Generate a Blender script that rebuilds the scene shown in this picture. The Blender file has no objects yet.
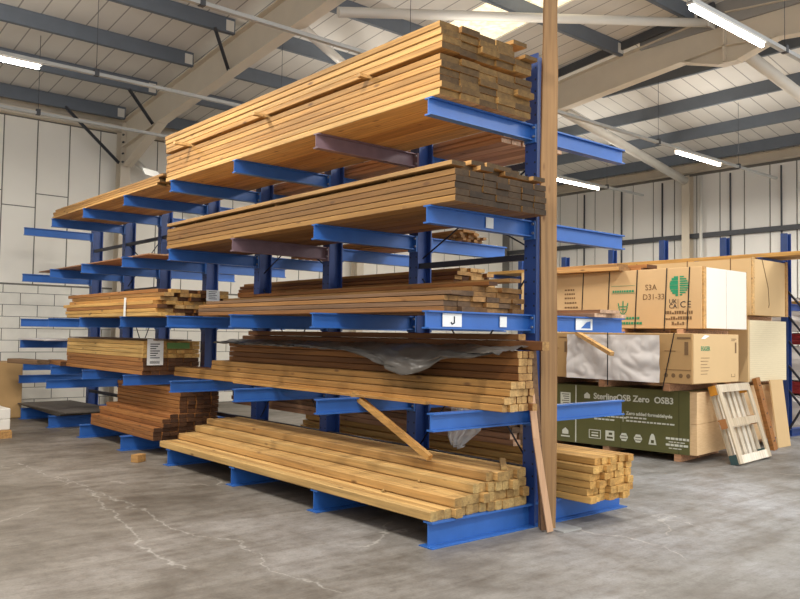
import bpy, bmesh, math, random
from mathutils import Vector, Matrix, Euler, noise as mnoise
random.seed(11)
C = bpy.context.scene.collection
SC = bpy.context.scene
PI = math.pi

# ------------------------------------------------------------------ helpers
def lin(c):
    return tuple(((v/255)/12.92 if v/255 <= .04045 else ((v/255+.055)/1.055)**2.4) for v in c)

class NB:
    """small node-tree builder"""
    def __init__(s, name):
        s.m = bpy.data.materials.new(name); s.m.use_nodes = True
        s.t = s.m.node_tree; s.t.nodes.clear()
        s.out = s.n('ShaderNodeOutputMaterial'); s.b = s.n('ShaderNodeBsdfPrincipled')
        s.l(s.b.outputs[0], s.out.inputs[0])
    def n(s, k, **kw):
        nd = s.t.nodes.new(k)
        for a, v in kw.items(): setattr(nd, a, v)
        return nd
    def l(s, a, b): s.t.links.new(a, b)
    def coords(s, scale=(1,1,1), rnd=True, kind='Object'):
        tc = s.n('ShaderNodeTexCoord'); src = tc.outputs[kind]
        if rnd:
            oi = s.n('ShaderNodeObjectInfo')
            mu = s.n('ShaderNodeMath', operation='MULTIPLY'); mu.inputs[1].default_value = 37.3
            s.l(oi.outputs['Random'], mu.inputs[0])
            va = s.n('ShaderNodeVectorMath', operation='ADD'); s.l(src, va.inputs[0]); s.l(mu.outputs[0], va.inputs[1]); src = va.outputs[0]
            s.rand = oi.outputs['Random']
        mp = s.n('ShaderNodeMapping'); mp.inputs['Scale'].default_value = scale
        s.l(src, mp.inputs['Vector']); return mp.outputs[0]
    def noise(s, vec, scale, detail=4, rough=.55):
        nd = s.n('ShaderNodeTexNoise'); nd.inputs['Scale'].default_value = scale; nd.inputs['Detail'].default_value = detail
        nd.inputs['Roughness'].default_value = rough; s.l(vec, nd.inputs['Vector']); return nd.outputs['Fac']
    def ramp(s, fac, stops):
        r = s.n('ShaderNodeValToRGB'); e = r.color_ramp.elements
        while len(e) < len(stops): e.new(.5)
        for el, (p, c) in zip(e, stops): el.position = p; el.color = (*c, 1)
        s.l(fac, r.inputs[0]); return r.outputs[0]
    def mix(s, fac, a, b, blend='MIX'):
        m = s.n('ShaderNodeMix', data_type='RGBA', blend_type=blend)
        for sock, v in ((m.inputs[0], fac), (m.inputs[6], a), (m.inputs[7], b)):
            if isinstance(v, (int, float)): sock.default_value = v
            elif isinstance(v, tuple): sock.default_value = (*v, 1)
            else: s.l(v, sock)
        return m.outputs[2]
    def bump(s, h, strength=.2, dist=.01):
        b = s.n('ShaderNodeBump'); b.inputs['Strength'].default_value = strength; b.inputs['Distance'].default_value = dist
        s.l(h, b.inputs['Height']); s.l(b.outputs[0], s.b.inputs['Normal'])
    def base(s, c): 
        if isinstance(c, tuple): s.b.inputs['Base Color'].default_value = (*c, 1)
        else: s.l(c, s.b.inputs['Base Color'])
    def set(s, **kw):
        for k, v in kw.items(): s.b.inputs[k.replace('_', ' ')].default_value = v

BLACK = (0,0,0); WHITE = (1,1,1)
def wood(name, ca, cb, knot=(90,55,25), axis='Y', rough=.7, grain=.35, knots=True):
    s = NB(name); a = {'Y': (26, .7, 26), 'X': (.7, 26, 26), 'Z': (26, 26, .7)}[axis]
    v = s.coords(a); g = s.noise(v, 1.6, 5, .6)
    kv = {'Y': (1, .32, 1), 'X': (.32, 1, 1), 'Z': (1, 1, .32)}[axis]
    col = s.mix(s.rand, lin(ca), lin(cb))
    m1 = s.n('ShaderNodeMath', operation='MULTIPLY'); m1.inputs[1].default_value = 17.31; s.l(s.rand, m1.inputs[0])
    m2 = s.n('ShaderNodeMath', operation='FRACT'); s.l(m1.outputs[0], m2.inputs[0])
    col = s.mix(1.0, col, s.ramp(m2.outputs[0], [(0, (.62,.57,.5)), (.5, (.86,.84,.81)), (1, (1.03,1.02,1.0))]), 'MULTIPLY')
    gr = s.ramp(g, [(.3, (1-grain,)*3), (.6, WHITE)])
    col = s.mix(1.0, col, gr, 'MULTIPLY')
    v2 = s.coords(tuple(5*k for k in kv)); big = s.noise(v2, .8, 2)
    col = s.mix(.35, col, s.ramp(big, [(.35, (.72,.6,.45)), (.62, WHITE)]), 'MULTIPLY')
    if knots:
        vo = s.n('ShaderNodeTexVoronoi'); vo.inputs['Scale'].default_value = 8.5; s.l(s.coords(kv), vo.inputs['Vector'])
        col = s.mix(s.ramp(vo.outputs['Distance'], [(.06, (.75,)*3), (.15, BLACK)]), col, lin(knot))
    s.base(col); s.set(Roughness=rough); s.bump(g, .4, .003)
    return s.m
def endgrain(name, ca, cb, dark=.55):
    s = NB(name); v = s.coords((1,1,1)); g = s.noise(v, 22, 4, .65)
    ve = s.n('ShaderNodeTexNoise'); ve.inputs['Scale'].default_value = 70; ve.inputs['Detail'].default_value = 3; s.l(s.coords((.45, 1, 1.6)), ve.inputs['Vector'])
    col = s.mix(s.rand, lin(ca), lin(cb))
    col = s.mix(1.0, col, s.ramp(g, [(.32, (dark,)*3), (.66, WHITE)]), 'MULTIPLY')
    col = s.mix(.5, col, s.ramp(ve.outputs['Fac'], [(.35, (.6,.55,.5)), (.6, WHITE)]), 'MULTIPLY')
    s.base(col); s.set(Roughness=.85); s.bump(g, .35, .003); return s.m
def plain(name, c, rough=.5, metal=0, var=.12, scale=3., bump=0., spec=.5):
    s = NB(name); g = s.noise(s.coords((1,1,1), rnd=False), scale, 5, .6)
    s.base(s.mix(1.0, lin(c), s.ramp(g, [(.3, (1-var,)*3), (.7, WHITE)]), 'MULTIPLY'))
    s.set(Roughness=rough, Metallic=metal); s.b.inputs['Specular IOR Level'].default_value = spec
    if bump: s.bump(g, bump, .01)
    return s.m
def emit(name, c, strength):
    s = NB(name); s.base(lin(c)); s.b.inputs['Emission Color'].default_value = (*lin(c), 1); s.set(Emission_Strength=strength); return s.m

M = {}
M['blue'] = plain('blue_paint', (48, 102, 178), .42, var=.16, scale=5)
M['blue_shaded'] = plain('shaded_blue_paint', (38, 70, 136), .42, var=.2, scale=5)  # darker rack blue: shade on columns and rear rack put into the colour
M['mauve'] = plain('faded_primer', (128, 104, 112), .6, var=.25, scale=7)
M['bolt'] = plain('bolt_zinc', (150, 152, 158), .35, .7)
M['rod'] = plain('brace_steel', (48, 50, 62), .5, .3)
M['cream'] = plain('cream_steel', (212, 200, 180), .5, var=.07, scale=2)
M['white_steel'] = plain('white_steel', (222, 218, 208), .45, var=.06)
M['purlin'] = plain('purlin_grey', (104, 112, 122), .55, .0, var=.12, scale=4)
M['darkrail'] = plain('dark_rail', (70, 72, 76), .55)
M['galv'] = plain('galvanised', (182, 182, 178), .4, .35, var=.15)
M['paper'] = plain('paper', (235, 236, 232), .8, var=.03)
M['ink'] = plain('ink', (40, 42, 48), .8)
M['green_tag'] = plain('green_tag', (92, 128, 62), .6)
M['black_strap'] = plain('black_strap', (26, 26, 28), .45)
M['clear_plastic'] = (lambda s: (s.base(lin((226, 230, 234))), s.set(Roughness=.18, Alpha=.42), s.m)[-1])(NB('clear_film'))
M['tube'] = emit('lamp_tube', (255, 247, 232), 26)
M['green_ink'] = plain('green_ink', (38, 140, 98), .7, var=.05)
M['brown_ink'] = plain('brown_ink', (120, 92, 60), .8, var=.05)
M['white_ink'] = plain('white_ink', (226, 228, 212), .6, var=.03)
M['dark_ply'] = wood('weathered_sheet', (84, 78, 72), (112, 104, 96), grain=.4, knots=False)
M['chip'] = plain('chipped_wood', (208, 170, 120), .8)
def film(name, c, rough):
    s = NB(name); g = s.noise(s.coords((1,1,1), rnd=False), 6, 4)
    s.base(s.mix(g, lin(tuple(int(k*.8) for k in c)), lin(c))); s.set(Roughness=rough); s.bump(g, .3, .02); return s.m
M['tarp'] = film('grey_tarp', (112, 105, 97), .3)
M['white_film'] = plain('white_film', (222, 217, 213), .5, var=.05, scale=9, bump=.15)

SIDE = {}; END = {}
def W(k, ca, cb, ea, eb, **kw):
    kw.setdefault('grain', .45); SIDE[k] = wood('wood_'+k, ca, cb, **kw); END[k] = endgrain('endgrain_'+k, ea, eb)
W('joist', (232,186,116), (206,154,88), (136,104,54), (82,60,30))
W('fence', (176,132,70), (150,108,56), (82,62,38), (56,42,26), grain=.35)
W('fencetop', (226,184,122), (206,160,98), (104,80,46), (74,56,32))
W('batten', (196,144,82), (158,108,58), (170,128,74), (112,78,42))
W('stud', (172,116,60), (142,92,46), (206,166,106), (176,134,80))
W('studpale', (214,164,92), (196,144,76), (214,176,116), (188,146,88))
W('post', (238,198,128), (220,174,106), (206,174,112), (166,132,78))
W('lowrail', (238,194,118), (220,170,94), (232,186,108), (204,154,82))
W('browned', (196,136,72), (172,112,56), (110,70,38), (82,52,30))
W('board', (216,170,106), (190,142,84), (180,136,84), (130,96,56))
W('old', (150,116,84), (126,96,70), (120,94,68), (96,74,54))
W('pink', (222,176,140), (206,156,118), (226,190,158), (206,166,132))
M['upright_wood'] = wood('upright_wood', (196,158,112), (184,146,100), axis='Z', grain=.35)
M['lath'] = wood('pale_lath', (232,190,154), (224,180,142), axis='Z', grain=.2, knots=False)
M['pallet_white'] = wood('whitewashed', (252,246,232), (242,230,208), axis='Z', grain=.3, knots=False)

def bx(bm, x0, x1, y0, y1, z0, z1, mi=0, mat=None):
    vs = [bm.verts.new((x, y, z)) for x in (x0, x1) for y in (y0, y1) for z in (z0, z1)]
    if mat is not None:
        for v in vs: v.co = mat @ v.co
    for f in ((0,1,3,2), (4,6,7,5), (0,4,5,1), (2,3,7,6), (0,2,6,4), (1,5,7,3)):
        bm.faces.new([vs[i] for i in f]).material_index = mi
    return vs
def tube(bm, p, q, r, n=10, mi=0, r2=None):
    p, q = Vector(p), Vector(q); d = (q-p).normalized(); a = d.orthogonal().normalized(); b = d.cross(a)
    r2 = r if r2 is None else r2; A = []; B = []
    for i in range(n):
        t = 2*PI*i/n; o = a*math.cos(t)+b*math.sin(t); A.append(bm.verts.new(p+o*r)); B.append(bm.verts.new(q+o*r2))
    for i in range(n):
        f = bm.faces.new((A[i], A[(i+1)%n], B[(i+1)%n], B[i])); f.smooth = True; f.material_index = mi
    bm.faces.new(A[::-1]).material_index = mi; bm.faces.new(B).material_index = mi
def bar(bm, p, q, w, h, mi=0, up=(0,0,1)):
    """rectangular bar from p to q, w across, h along 'up'"""
    p, q = Vector(p), Vector(q); d = (q-p); L = d.length; d.normalize()
    s = d.cross(Vector(up)).normalized(); u = s.cross(d)
    m = Matrix((( s.x, d.x, u.x, p.x), (s.y, d.y, u.y, p.y), (s.z, d.z, u.z, p.z), (0,0,0,1)))
    bx(bm, -w/2, w/2, 0, L, -h/2, h/2, mi, m)
def ibeam(bm, p, q, w, h, t=.008, tf=.012, up=(0,0,1), mi=0):
    """I-section from p to q (centre line)"""
    p, q = Vector(p), Vector(q); d = (q-p); L = d.length; d.normalize()
    s = d.cross(Vector(up)).normalized(); u = s.cross(d)
    m = Matrix((( s.x, d.x, u.x, p.x), (s.y, d.y, u.y, p.y), (s.z, d.z, u.z, p.z), (0,0,0,1)))
    a, b, c, e = w/2, h/2, t/2, h/2-tf
    prof = [(-a,-b),(a,-b),(a,-e),(c,-e),(c,e),(a,e),(a,b),(-a,b),(-a,e),(-c,e),(-c,-e),(-a,-e)]
    A = [bm.verts.new(m @ Vector((x, 0, z))) for x, z in prof]; B = [bm.verts.new(m @ Vector((x, L, z))) for x, z in prof]
    n = len(prof)
    for i in range(n): bm.faces.new((A[i], A[(i+1)%n], B[(i+1)%n], B[i])).material_index = mi
    for V, r in ((A, 1), (B, 0)):
        for q4 in ((0,1,2,11), (3,4,9,10), (5,6,7,8)):
            f = [V[k] for k in q4]; bm.faces.new(f if r == 0 else f[::-1]).material_index = mi
        # fillers so the end reads as an I
def mesh(name, bm, mats, bevel=0):
    bmesh.ops.recalc_face_normals(bm, faces=bm.faces[:])
    me = bpy.data.meshes.new(name)
    if bevel:
        bmesh.ops.bevel(bm, geom=[e for e in bm.edges], offset=bevel, segments=1, affect='EDGES', clamp_overlap=True)
    bm.to_mesh(me); bm.free()
    for m in (mats if isinstance(mats, (list, tuple)) else [mats]): me.materials.append(m)
    return me
def obj(name, bm, mats, parent=None, bevel=0, loc=None):
    o = bpy.data.objects.new(name, mesh(name, bm, mats, bevel) if isinstance(bm, bmesh.types.BMesh) else bm)
    C.objects.link(o)
    if parent: o.parent = parent
    if loc: o.location = loc
    return o
def tag(o, label, cat, group=None):
    o['label'] = label; o['category'] = cat
    if group: o['group'] = group
    return o
def struct(name, bm, mats, bevel=0):
    o = obj(name, bm, mats, bevel=bevel); o['kind'] = 'structure'; return o
def thing(name, label, cat, loc=(0,0,0), rz=0, group=None):
    o = bpy.data.objects.new(name, None); C.objects.link(o); o.location = loc; o.rotation_euler = (0,0,rz)
    return tag(o, label, cat, group)
def NEW(): return bmesh.new()
def clusters(name, bm, mats, parent, gap=.019):
    """one object per far-apart printed block"""
    bm.verts.index_update(); left = set(bm.verts); isl = []
    while left:
        st = [left.pop()]; cur = set(st)
        while st:
            v = st.pop()
            for e in v.link_edges:
                w = e.other_vert(v)
                if w in left: left.discard(w); cur.add(w); st.append(w)
        isl.append([cur, [min(v.co[i] for v in cur) for i in range(3)], [max(v.co[i] for v in cur) for i in range(3)]])
    done = False
    while not done:
        done = True
        for i in range(len(isl)):
            for j in range(i+1, len(isl)):
                if all(isl[i][1][k]-gap <= isl[j][2][k] and isl[j][1][k]-gap <= isl[i][2][k] for k in range(3)):
                    a, c = isl[i], isl.pop(j); isl[i] = [a[0] | c[0], [min(p) for p in zip(a[1], c[1])], [max(p) for p in zip(a[2], c[2])]]; done = False; break
            if not done: break
    for cur, lo, hi in isl:
        nb = NEW(); mp = {v: nb.verts.new(v.co) for v in cur}
        for f in bm.faces:
            if f.verts[0] in cur: nb.faces.new([mp[v] for v in f.verts])
        obj(name, nb, mats, parent)
    bm.free()
def one(name, parent, mats, x0, x1, y0, y1, z0, z1, bevel=0):
    b = NEW(); bx(b, x0, x1, y0, y1, z0, z1); return obj(name, b, mats, parent, bevel)
def txt(name, s, size, loc, parent, m, face='front', align='LEFT', bold=0.0):
    cu = bpy.data.curves.new(name, 'FONT'); cu.body = s; cu.size = size; cu.extrude = .0008; cu.align_x = align; cu.offset = bold
    cu.resolution_u = 3
    cu.materials.append(m); o = bpy.data.objects.new(name, cu); C.objects.link(o); o.parent = parent; o.location = loc
    dg = bpy.context.evaluated_depsgraph_get(); me = bpy.data.meshes.new_from_object(o.evaluated_get(dg))
    bpy.data.objects.remove(o); bpy.data.curves.remove(cu)
    o = bpy.data.objects.new(name, me); C.objects.link(o); o.parent = parent; o.location = loc
    o.rotation_euler = (PI/2, 0, -PI/2) if face == 'front' else (PI/2, 0, 0)
    return o

# ------------------------------------------------------------------ camera (solved from the rack's two vanishing directions)
f_px, yaw, pitch, roll = 795.83, .7044, .0445, .0151
fw = Vector((math.sin(yaw)*math.cos(pitch), math.cos(yaw)*math.cos(pitch), math.sin(pitch)))
rr = Vector((math.cos(yaw), -math.sin(yaw), 0)); uu = rr.cross(fw)
r2 = rr*math.cos(roll)+uu*math.sin(roll); u2 = -rr*math.sin(roll)+uu*math.cos(roll)
cam = bpy.data.cameras.new('camera'); co = bpy.data.objects.new('camera', cam); C.objects.link(co)
co.matrix_world = Matrix(((r2.x, u2.x, -fw.x, -5.1494), (r2.y, u2.y, -fw.y, -4.3426), (r2.z, u2.z, -fw.z, 1.55), (0,0,0,1)))
cam.sensor_width = 36; cam.lens = f_px/800*36; cam.clip_end = 200
SC.camera = co

# ------------------------------------------------------------------ setting: floor
def floor_mat():
    s = NB('concrete_floor'); v = s.coords((1,1,1), rnd=False)
    a = s.noise(v, .55, 6, .6); b = s.noise(v, 3.2, 6, .65); d = s.noise(s.coords((.8, 2.6, 1), rnd=False), 1.7, 5, .7); fine = s.noise(v, 60, 3)
    col = s.ramp(a, [(.34, lin((106,100,92))), (.48, lin((136,132,126))), (.64, lin((160,158,156)))])
    col = s.mix(.8, col, s.ramp(b, [(.3, (.66,.63,.6)), (.52, (.95,.95,.95)), (.75, (1.12,1.12,1.12))]), 'MULTIPLY')
    col = s.mix(.6, col, s.ramp(d, [(.34, (.62,.58,.54)), (.56, WHITE)]), 'MULTIPLY')
    col = s.mix(.4, col, s.ramp(fine, [(.3, (.6,.6,.6)), (.7, (1.1,1.1,1.1))]), 'MULTIPLY')
    sm = s.noise(s.coords((1, 1, 1), rnd=False), 11, 8, .75); col = s.mix(.75, col, s.ramp(sm, [(.34, (.68,.65,.62)), (.5, (.98,.98,.98)), (.7, (1.12,1.12,1.12))]), 'MULTIPLY')
    sk = s.noise(s.coords((.5, 5, 1), rnd=False), 1.6, 7, .75); col = s.mix(.6, col, s.ramp(sk, [(.36, (.66,.62,.58)), (.5, WHITE), (.68, (1.1,1.1,1.1))]), 'MULTIPLY')
    # browner tint along the rack side; cool daylight on the right-hand aisle painted in
    sep = s.n('ShaderNodeSeparateXYZ'); s.l(v, sep.inputs[0])
    m1 = s.n('ShaderNodeMath', operation='MULTIPLY_ADD'); s.l(sep.outputs[1], m1.inputs[0]); m1.inputs[1].default_value = -.6; s.l(sep.outputs[0], m1.inputs[2])
    mr = s.n('ShaderNodeMapRange'); mr.inputs[1].default_value = -5; mr.inputs[2].default_value = 2.5; s.l(m1.outputs[0], mr.inputs[0])
    col = s.mix(1.0, col, s.mix(mr.outputs[0], (.88,.80,.70), (.93,.98,1.05)), 'MULTIPLY')
    # pale scratches
    vo = s.n('ShaderNodeTexVoronoi', feature='DISTANCE_TO_EDGE'); vo.inputs['Scale'].default_value = .33
    wv = s.n('ShaderNodeVectorMath', operation='ADD'); s.l(v, wv.inputs[0]); sc = s.n('ShaderNodeVectorMath', operation='SCALE'); sc.inputs[3].default_value = .9
    nz = s.n('ShaderNodeTexNoise'); nz.inputs['Scale'].default_value = 1.3; nz.inputs['Detail'].default_value = 6; s.l(v, nz.inputs['Vector']); s.l(nz.outputs['Color'], sc.inputs[0]); s.l(sc.outputs[0], wv.inputs[1]); s.l(wv.outputs[0], vo.inputs['Vector'])
    line = s.ramp(vo.outputs['Distance'], [(.0, (.4,)*3), (.004, BLACK)])
    msk = s.ramp(s.noise(v, .8, 3), [(.5, BLACK), (.6, WHITE)])
    col = s.mix(s.mix(1.0, line, msk, 'MULTIPLY'), col, lin((206,200,190)))
    wob = s.noise(v, 1.1, 5, .6)
    def scratch(col, n, c0, d, c1, half, amp):
        a1 = s.n('ShaderNodeVectorMath', operation='DOT_PRODUCT'); s.l(v, a1.inputs[0]); a1.inputs[1].default_value = n
        m1 = s.n('ShaderNodeMath', operation='MULTIPLY_ADD'); s.l(wob, m1.inputs[0]); m1.inputs[1].default_value = amp; m1.inputs[2].default_value = -amp*.5-c0
        m2 = s.n('ShaderNodeMath', operation='ADD'); s.l(a1.outputs['Value'], m2.inputs[0]); s.l(m1.outputs[0], m2.inputs[1])
        m3 = s.n('ShaderNodeMath', operation='ABSOLUTE'); s.l(m2.outputs[0], m3.inputs[0])
        k1 = s.ramp(m3.outputs[0], [(.003, (.38,)*3), (.015, BLACK)])
        b1 = s.n('ShaderNodeVectorMath', operation='DOT_PRODUCT'); s.l(v, b1.inputs[0]); b1.inputs[1].default_value = d
        b2 = s.n('ShaderNodeMath', operation='SUBTRACT'); s.l(b1.outputs['Value'], b2.inputs[0]); b2.inputs[1].default_value = c1
        b3 = s.n('ShaderNodeMath', operation='ABSOLUTE'); s.l(b2.outputs[0], b3.inputs[0])
        b4 = s.n('ShaderNodeMath', operation='LESS_THAN'); s.l(b3.outputs[0], b4.inputs[0]); b4.inputs[1].default_value = half
        k2 = s.mix(1.0, k1, b4.outputs[0], 'MULTIPLY'); k3 = s.mix(1.0, k2, s.ramp(sm, [(.4, (.25,)*3), (.6, WHITE)]), 'MULTIPLY')
        return s.mix(k3, col, lin((208,204,196)))
    col = scratch(col, (0.9994, 0.0338, 0), -2.2456, (0.0338, -0.9994, 0), -2.6863, 3.052, 0.9)
    col = scratch(col, (0.9896, -0.1438, 0), -2.8698, (-0.1438, -0.9896, 0), -1.6101, 1.450, 0.7)
    col = scratch(col, (0.9572, -0.2893, 0), 1.3692, (-0.2893, -0.9572, 0), -0.8358, 1.516, 1.2)
    s.base(col); s.l(s.ramp(b, [(.3, (.42,)*3), (.7, (.62,)*3)]), s.b.inputs['Roughness']); s.bump(b, .08, .01); s.b.inputs['Specular IOR Level'].default_value = .4
    return s.m
b = NEW(); bx(b, -14, 16, -12, 12.2, -.2, 0); struct('floor', b, floor_mat())

# ------------------------------------------------------------------ setting: walls
M['panel_left'] = plain('liner_panel_left', (243,238,226), .6, var=.06, scale=.8)
M['block'] = plain('painted_block', (238,234,222), .7, var=.1, scale=4, bump=.15)
M['seam'] = plain('seam_dark', (120, 116, 108), .8)
M['panel_right'] = plain('liner_panel_right', (230,227,220), .6, var=.06, scale=.8)
YW = 11.8; XW = 12.9
b = NEW(); bx(b, -8, XW+.2, YW+.012, YW+.2, 0, 6.3, 1)
row, z = 0, 0.
while z < 2.38:
    z1 = min(z+.2235, 2.39); x = -8 - (row % 2)*.31
    while x < 13:
        bx(b, max(x+.008, -8), min(x+.612, 13), YW, YW+.05, z+.006, z1-.005, 2); x += .62
    z = z1; row += 1
for k in range(-12, 21):
    x0, x1 = -.06+k*.602, -.06+(k+1)*.602
    zs = 3.89 if k % 2 == 0 else 4.16
    bx(b, x0+.012, x1-.012, YW, YW+.05, 2.42, zs-.01, 0); bx(b, x0+.012, x1-.012, YW, YW+.05, zs+.01, 5.58, 0)
struct('wall_back', b, [M['panel_left'], M['seam'], M['block']])
b = NEW(); bx(b, XW+.02, XW+.2, -8, YW+.2, 0, 5.95, 1); y = -8.0
while y < 11.8:
    bx(b, XW, XW+.05, y+.016, y+.582, .02, 4.02, 0); bx(b, XW, XW+.05, y+.016, y+.582, 4.06, 5.56, 0); y += .597
struct('wall_right', b, [M['panel_right'], M['seam']])
b = NEW(); bar(b, (XW-.06, -7, 4.07), (XW-.06, YW, 4.07), .1, .11); struct('trim_1', b, M['darkrail'])
b = NEW(); ibeam(b, (XW-.13, -7, 5.72), (XW-.13, YW-.1, 5.72), .2, .2); struct('trim_2', b, M['cream'])
b = NEW(); bx(b, -8, 12.7, YW-.2, YW-.02, 5.6, 5.74); bx(b, -8, 12.7, YW-.14, YW-.02, 5.76, 5.86); struct('trim_3', b, M['cream'])
for i, y in enumerate((9.05, 7.85, 6.65, 4.86, 3.67, 2.47)):   # dark sheeting rails at the seams
    b = NEW(); bx(b, XW-.05, XW-.005, y-.011, y+.011, 0, 5.5); struct('trim_%d' % (4+i), b, M['darkrail'])

# ------------------------------------------------------------------ setting: roof (left slope, hip slope, short front slope)
def roof_mat():
    s = NB('roof_liner'); v = s.coords((1,1,1), rnd=False); g = s.noise(v, 1.2, 5)
    uv = s.n('ShaderNodeUVMap'); sp = s.n('ShaderNodeSeparateXYZ'); s.l(uv.outputs[0], sp.inputs[0])
    fr = s.n('ShaderNodeMath', operation='FRACT'); mu = s.n('ShaderNodeMath', operation='MULTIPLY'); mu.inputs[1].default_value = 3.0
    s.l(sp.outputs[0], mu.inputs[0]); s.l(mu.outputs[0], fr.inputs[0])
    seam = s.ramp(fr.outputs[0], [(.0, (.45,)*3), (.05, (.45,)*3), (.08, (1.05,)*3), (.14, WHITE)])
    col = s.mix(1.0, lin((222,218,210)), s.ramp(g, [(.3, (.9,)*3), (.7, WHITE)]), 'MULTIPLY')
    s.base(s.mix(1.0, col, seam, 'MULTIPLY')); s.set(Roughness=.65); s.bump(fr.outputs[0], .25, .02); return s.m
M['roof'] = roof_mat()
def L(y): return 7.2-.105*y
def H(x): return 6.84-.17*(x-6.95)
b = NEW(); uvl = b.loops.layers.uv.new('UVMap')
def poly(pts, ax):
    up = [b.verts.new(p) for p in pts]; f = b.faces.new(up); dn = [b.verts.new((p[0], p[1], p[2]+.12)) for p in pts]; g = b.faces.new(dn[::-1])
    n = len(pts); fs = [f, g]
    for i in range(n): fs.append(b.faces.new((up[i], up[(i+1)%n], dn[(i+1)%n], dn[i])))
    for q in fs:
        for lp in q.loops: lp[uvl].uv = (lp.vert.co[ax], lp.vert.co[1-ax])
SX0, SX1, SY0, SY1 = 3.75, 4.85, 2.1, 6.3     # rooflight opening
def lq(x0, x1, y0, y1): poly([(x0,y0,L(y0)), (x1,y0,L(y0)), (x1,y1,L(y1)), (x0,y1,L(y1))], 0)
lq(-8, SX0, 1.9, 12); lq(SX0, SX1, 1.9, SY0); lq(SX0, SX1, SY1, 12)
poly([(SX1,1.9,L(1.9)), (6.95,1.9,L(1.9)), (6.95,3.43,L(3.43)), (12.25,12,L(12)), (SX1,12,L(12))], 0)
poly([(6.95,-2,H(6.95)), (13.1,-2,H(13.1)), (13.1,12,H(13.1)), (12.25,12,H(12.25)), (6.95,3.43,H(6.95))], 1)
poly([(-8,1.9,7.0), (6.95,1.9,7.0), (6.95,-2,7.0-.105*3.9), (-8,-2,7.0-.105*3.9)], 0)
bx(b, 6.9, 7.0, -2, 3.45, 6.6, 7.1)
struct('ceiling', b, M['roof'])
s = NB('rooflight_panel'); g = s.noise(s.coords((1,1,1), rnd=False), 14, 5, .7)
s.base(lin((250,236,200))); s.l(s.ramp(g, [(.35, lin((226,190,120))), (.6, lin((255,250,232)))]), s.b.inputs['Emission Color']); s.set(Emission_Strength=1.1)
b = NEW(); v = [b.verts.new((x, y, L(y)+.03+dz)) for dz in (0,.05) for x, y in ((SX0,SY0),(SX1,SY0),(SX1,SY1),(SX0,SY1))]
for q in ((0,1,2,3),(7,6,5,4),(0,4,5,1),(1,5,6,2),(2,6,7,3),(3,7,4,0)): b.faces.new([v[i] for i in q])
struct('window_1', b, s.m)

# portal rafters, columns
def rafter(x, n, apex):
    def zb(y): return 6.45-.105*y
    t = thing('portal_frame', n, 'roof beam', (x, 0, 0))
    r = NEW(); y0, y1 = 11.45, 1.9; w, tf, h = .2, .016, .55
    ibeam(r, (0, y0, zb(y0)+h/2), (0, y1, zb(y1)+h/2), w, h, .012, tf)
    obj('rafter', r, M['cream'], t)
    r = NEW(); ibeam(r, (0, 1.9, zb(1.9)+h/2), (0, -2, zb(1.9)-.105*3.9+h/2), w, h, .012, tf); obj('rafter', r, M['cream'], t)
    # eaves haunch
    r = NEW(); pts = [(9.75, zb(9.75)), (11.42, zb(11.42)), (11.42, 4.85), (11.3, 4.85)]
    A = [r.verts.new((-.006, y, z)) for y, z in pts]; B = [r.verts.new((.006, y, z)) for y, z in pts]
    r.faces.new(A); r.faces.new(B[::-1])
    for i in range(4): r.faces.new((A[i], A[(i+1)%4], B[(i+1)%4], B[i]))
    bar(r, (0, 9.72, zb(9.75)), (0, 11.34, 4.86), .2, .018, up=(0, .5, 1)); obj('haunch', r, M['cream'], t)
    r = NEW(); ibeam(r, (0, 11.57, 0), (0, 11.57, 5.75), .2, .26, .012, .016, up=(0, 1, 0)); obj('stanchion', r, M['cream'], t)
    for zz in (4.95, 5.12, 5.35, 5.5):
        r = NEW(); tube(r, (-.075, 11.435, zz), (-.075, 11.39, zz), .02, 6); obj('bolt', r, M['darkrail'], t)
    if apex:
        r = NEW(); za = zb(1.9)
        pts = [(2.62, zb(2.62)+.01), (2.0, za-.27), (1.84, za-.27), (1.68, za-.27), (1.06, zb(2.62)+.01), (1.9, za+.02)]
        A = [r.verts.new((-.006, y, z)) for y, z in pts]; B = [r.verts.new((.006, y, z)) for y, z in pts]
        r.faces.new(A); r.faces.new(B[::-1])
        for i in range(6): r.faces.new((A[i], A[(i+1)%6], B[(i+1)%6], B[i]))
        bar(r, (0, 2.64, zb(2.62)), (0, 1.98, za-.28), .2, .018); bar(r, (0, 2.0, za-.28), (0, 1.68, za-.28), .2, .018); bar(r, (0, 1.7, za-.28), (0, 1.04, zb(2.62)), .2, .018)
        bx(r, -.1, .1, 1.885, 1.915, za-.25, za+.53); obj('apex_haunch', r, M['cream'], t)
    return t
rafter(.93, 'cream steel roof frame rising from the back wall column, beyond the end of the rack', True)
rafter(6.95, 'cream steel roof frame with the bracketed peak, right of the tall wooden post', True)

b = NEW(); bar(b, (6.78, 11.2, 6.45-.105*11.2+.66), (6.78, 2.0, 6.45-.21+.66), .05, .14); struct('trim_10', b, M['darkrail'])  # dark strip along the top edge of the right-hand frame
# gable stanchion and rafters of the hip end
t = thing('wall_column', 'cream steel column standing against the right wall above the sheet packs', 'column', (XW-.13, 5.9, 0))
b = NEW(); ibeam(b, (0,0,0), (0,0,5.55), .2, .2, .012, .016, up=(1,0,0)); obj('stanchion', b, M['cream'], t)
b = NEW(); tube(b, (0, -.35, 0), (0, -.35, 5.5), .04, 8); obj('downpipe', b, M['white_steel'], t)
for k, (p, q) in enumerate((((7.1, 5.25, 5.93), (12.6, 5.88, 5.42)), ((7.1, 1.75, 6.22), (12.6, 1.55, 5.3)))):
    b = NEW(); tube(b, p, q, .1, 16); o = obj('hip_strut', b, M['white_steel'])
    tag(o, ['round cream strut sloping down to the top of the right wall column', 'thick cream strut running down right from the bracketed roof peak'][k], 'roof strut', 'round struts of the hip end')

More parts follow.
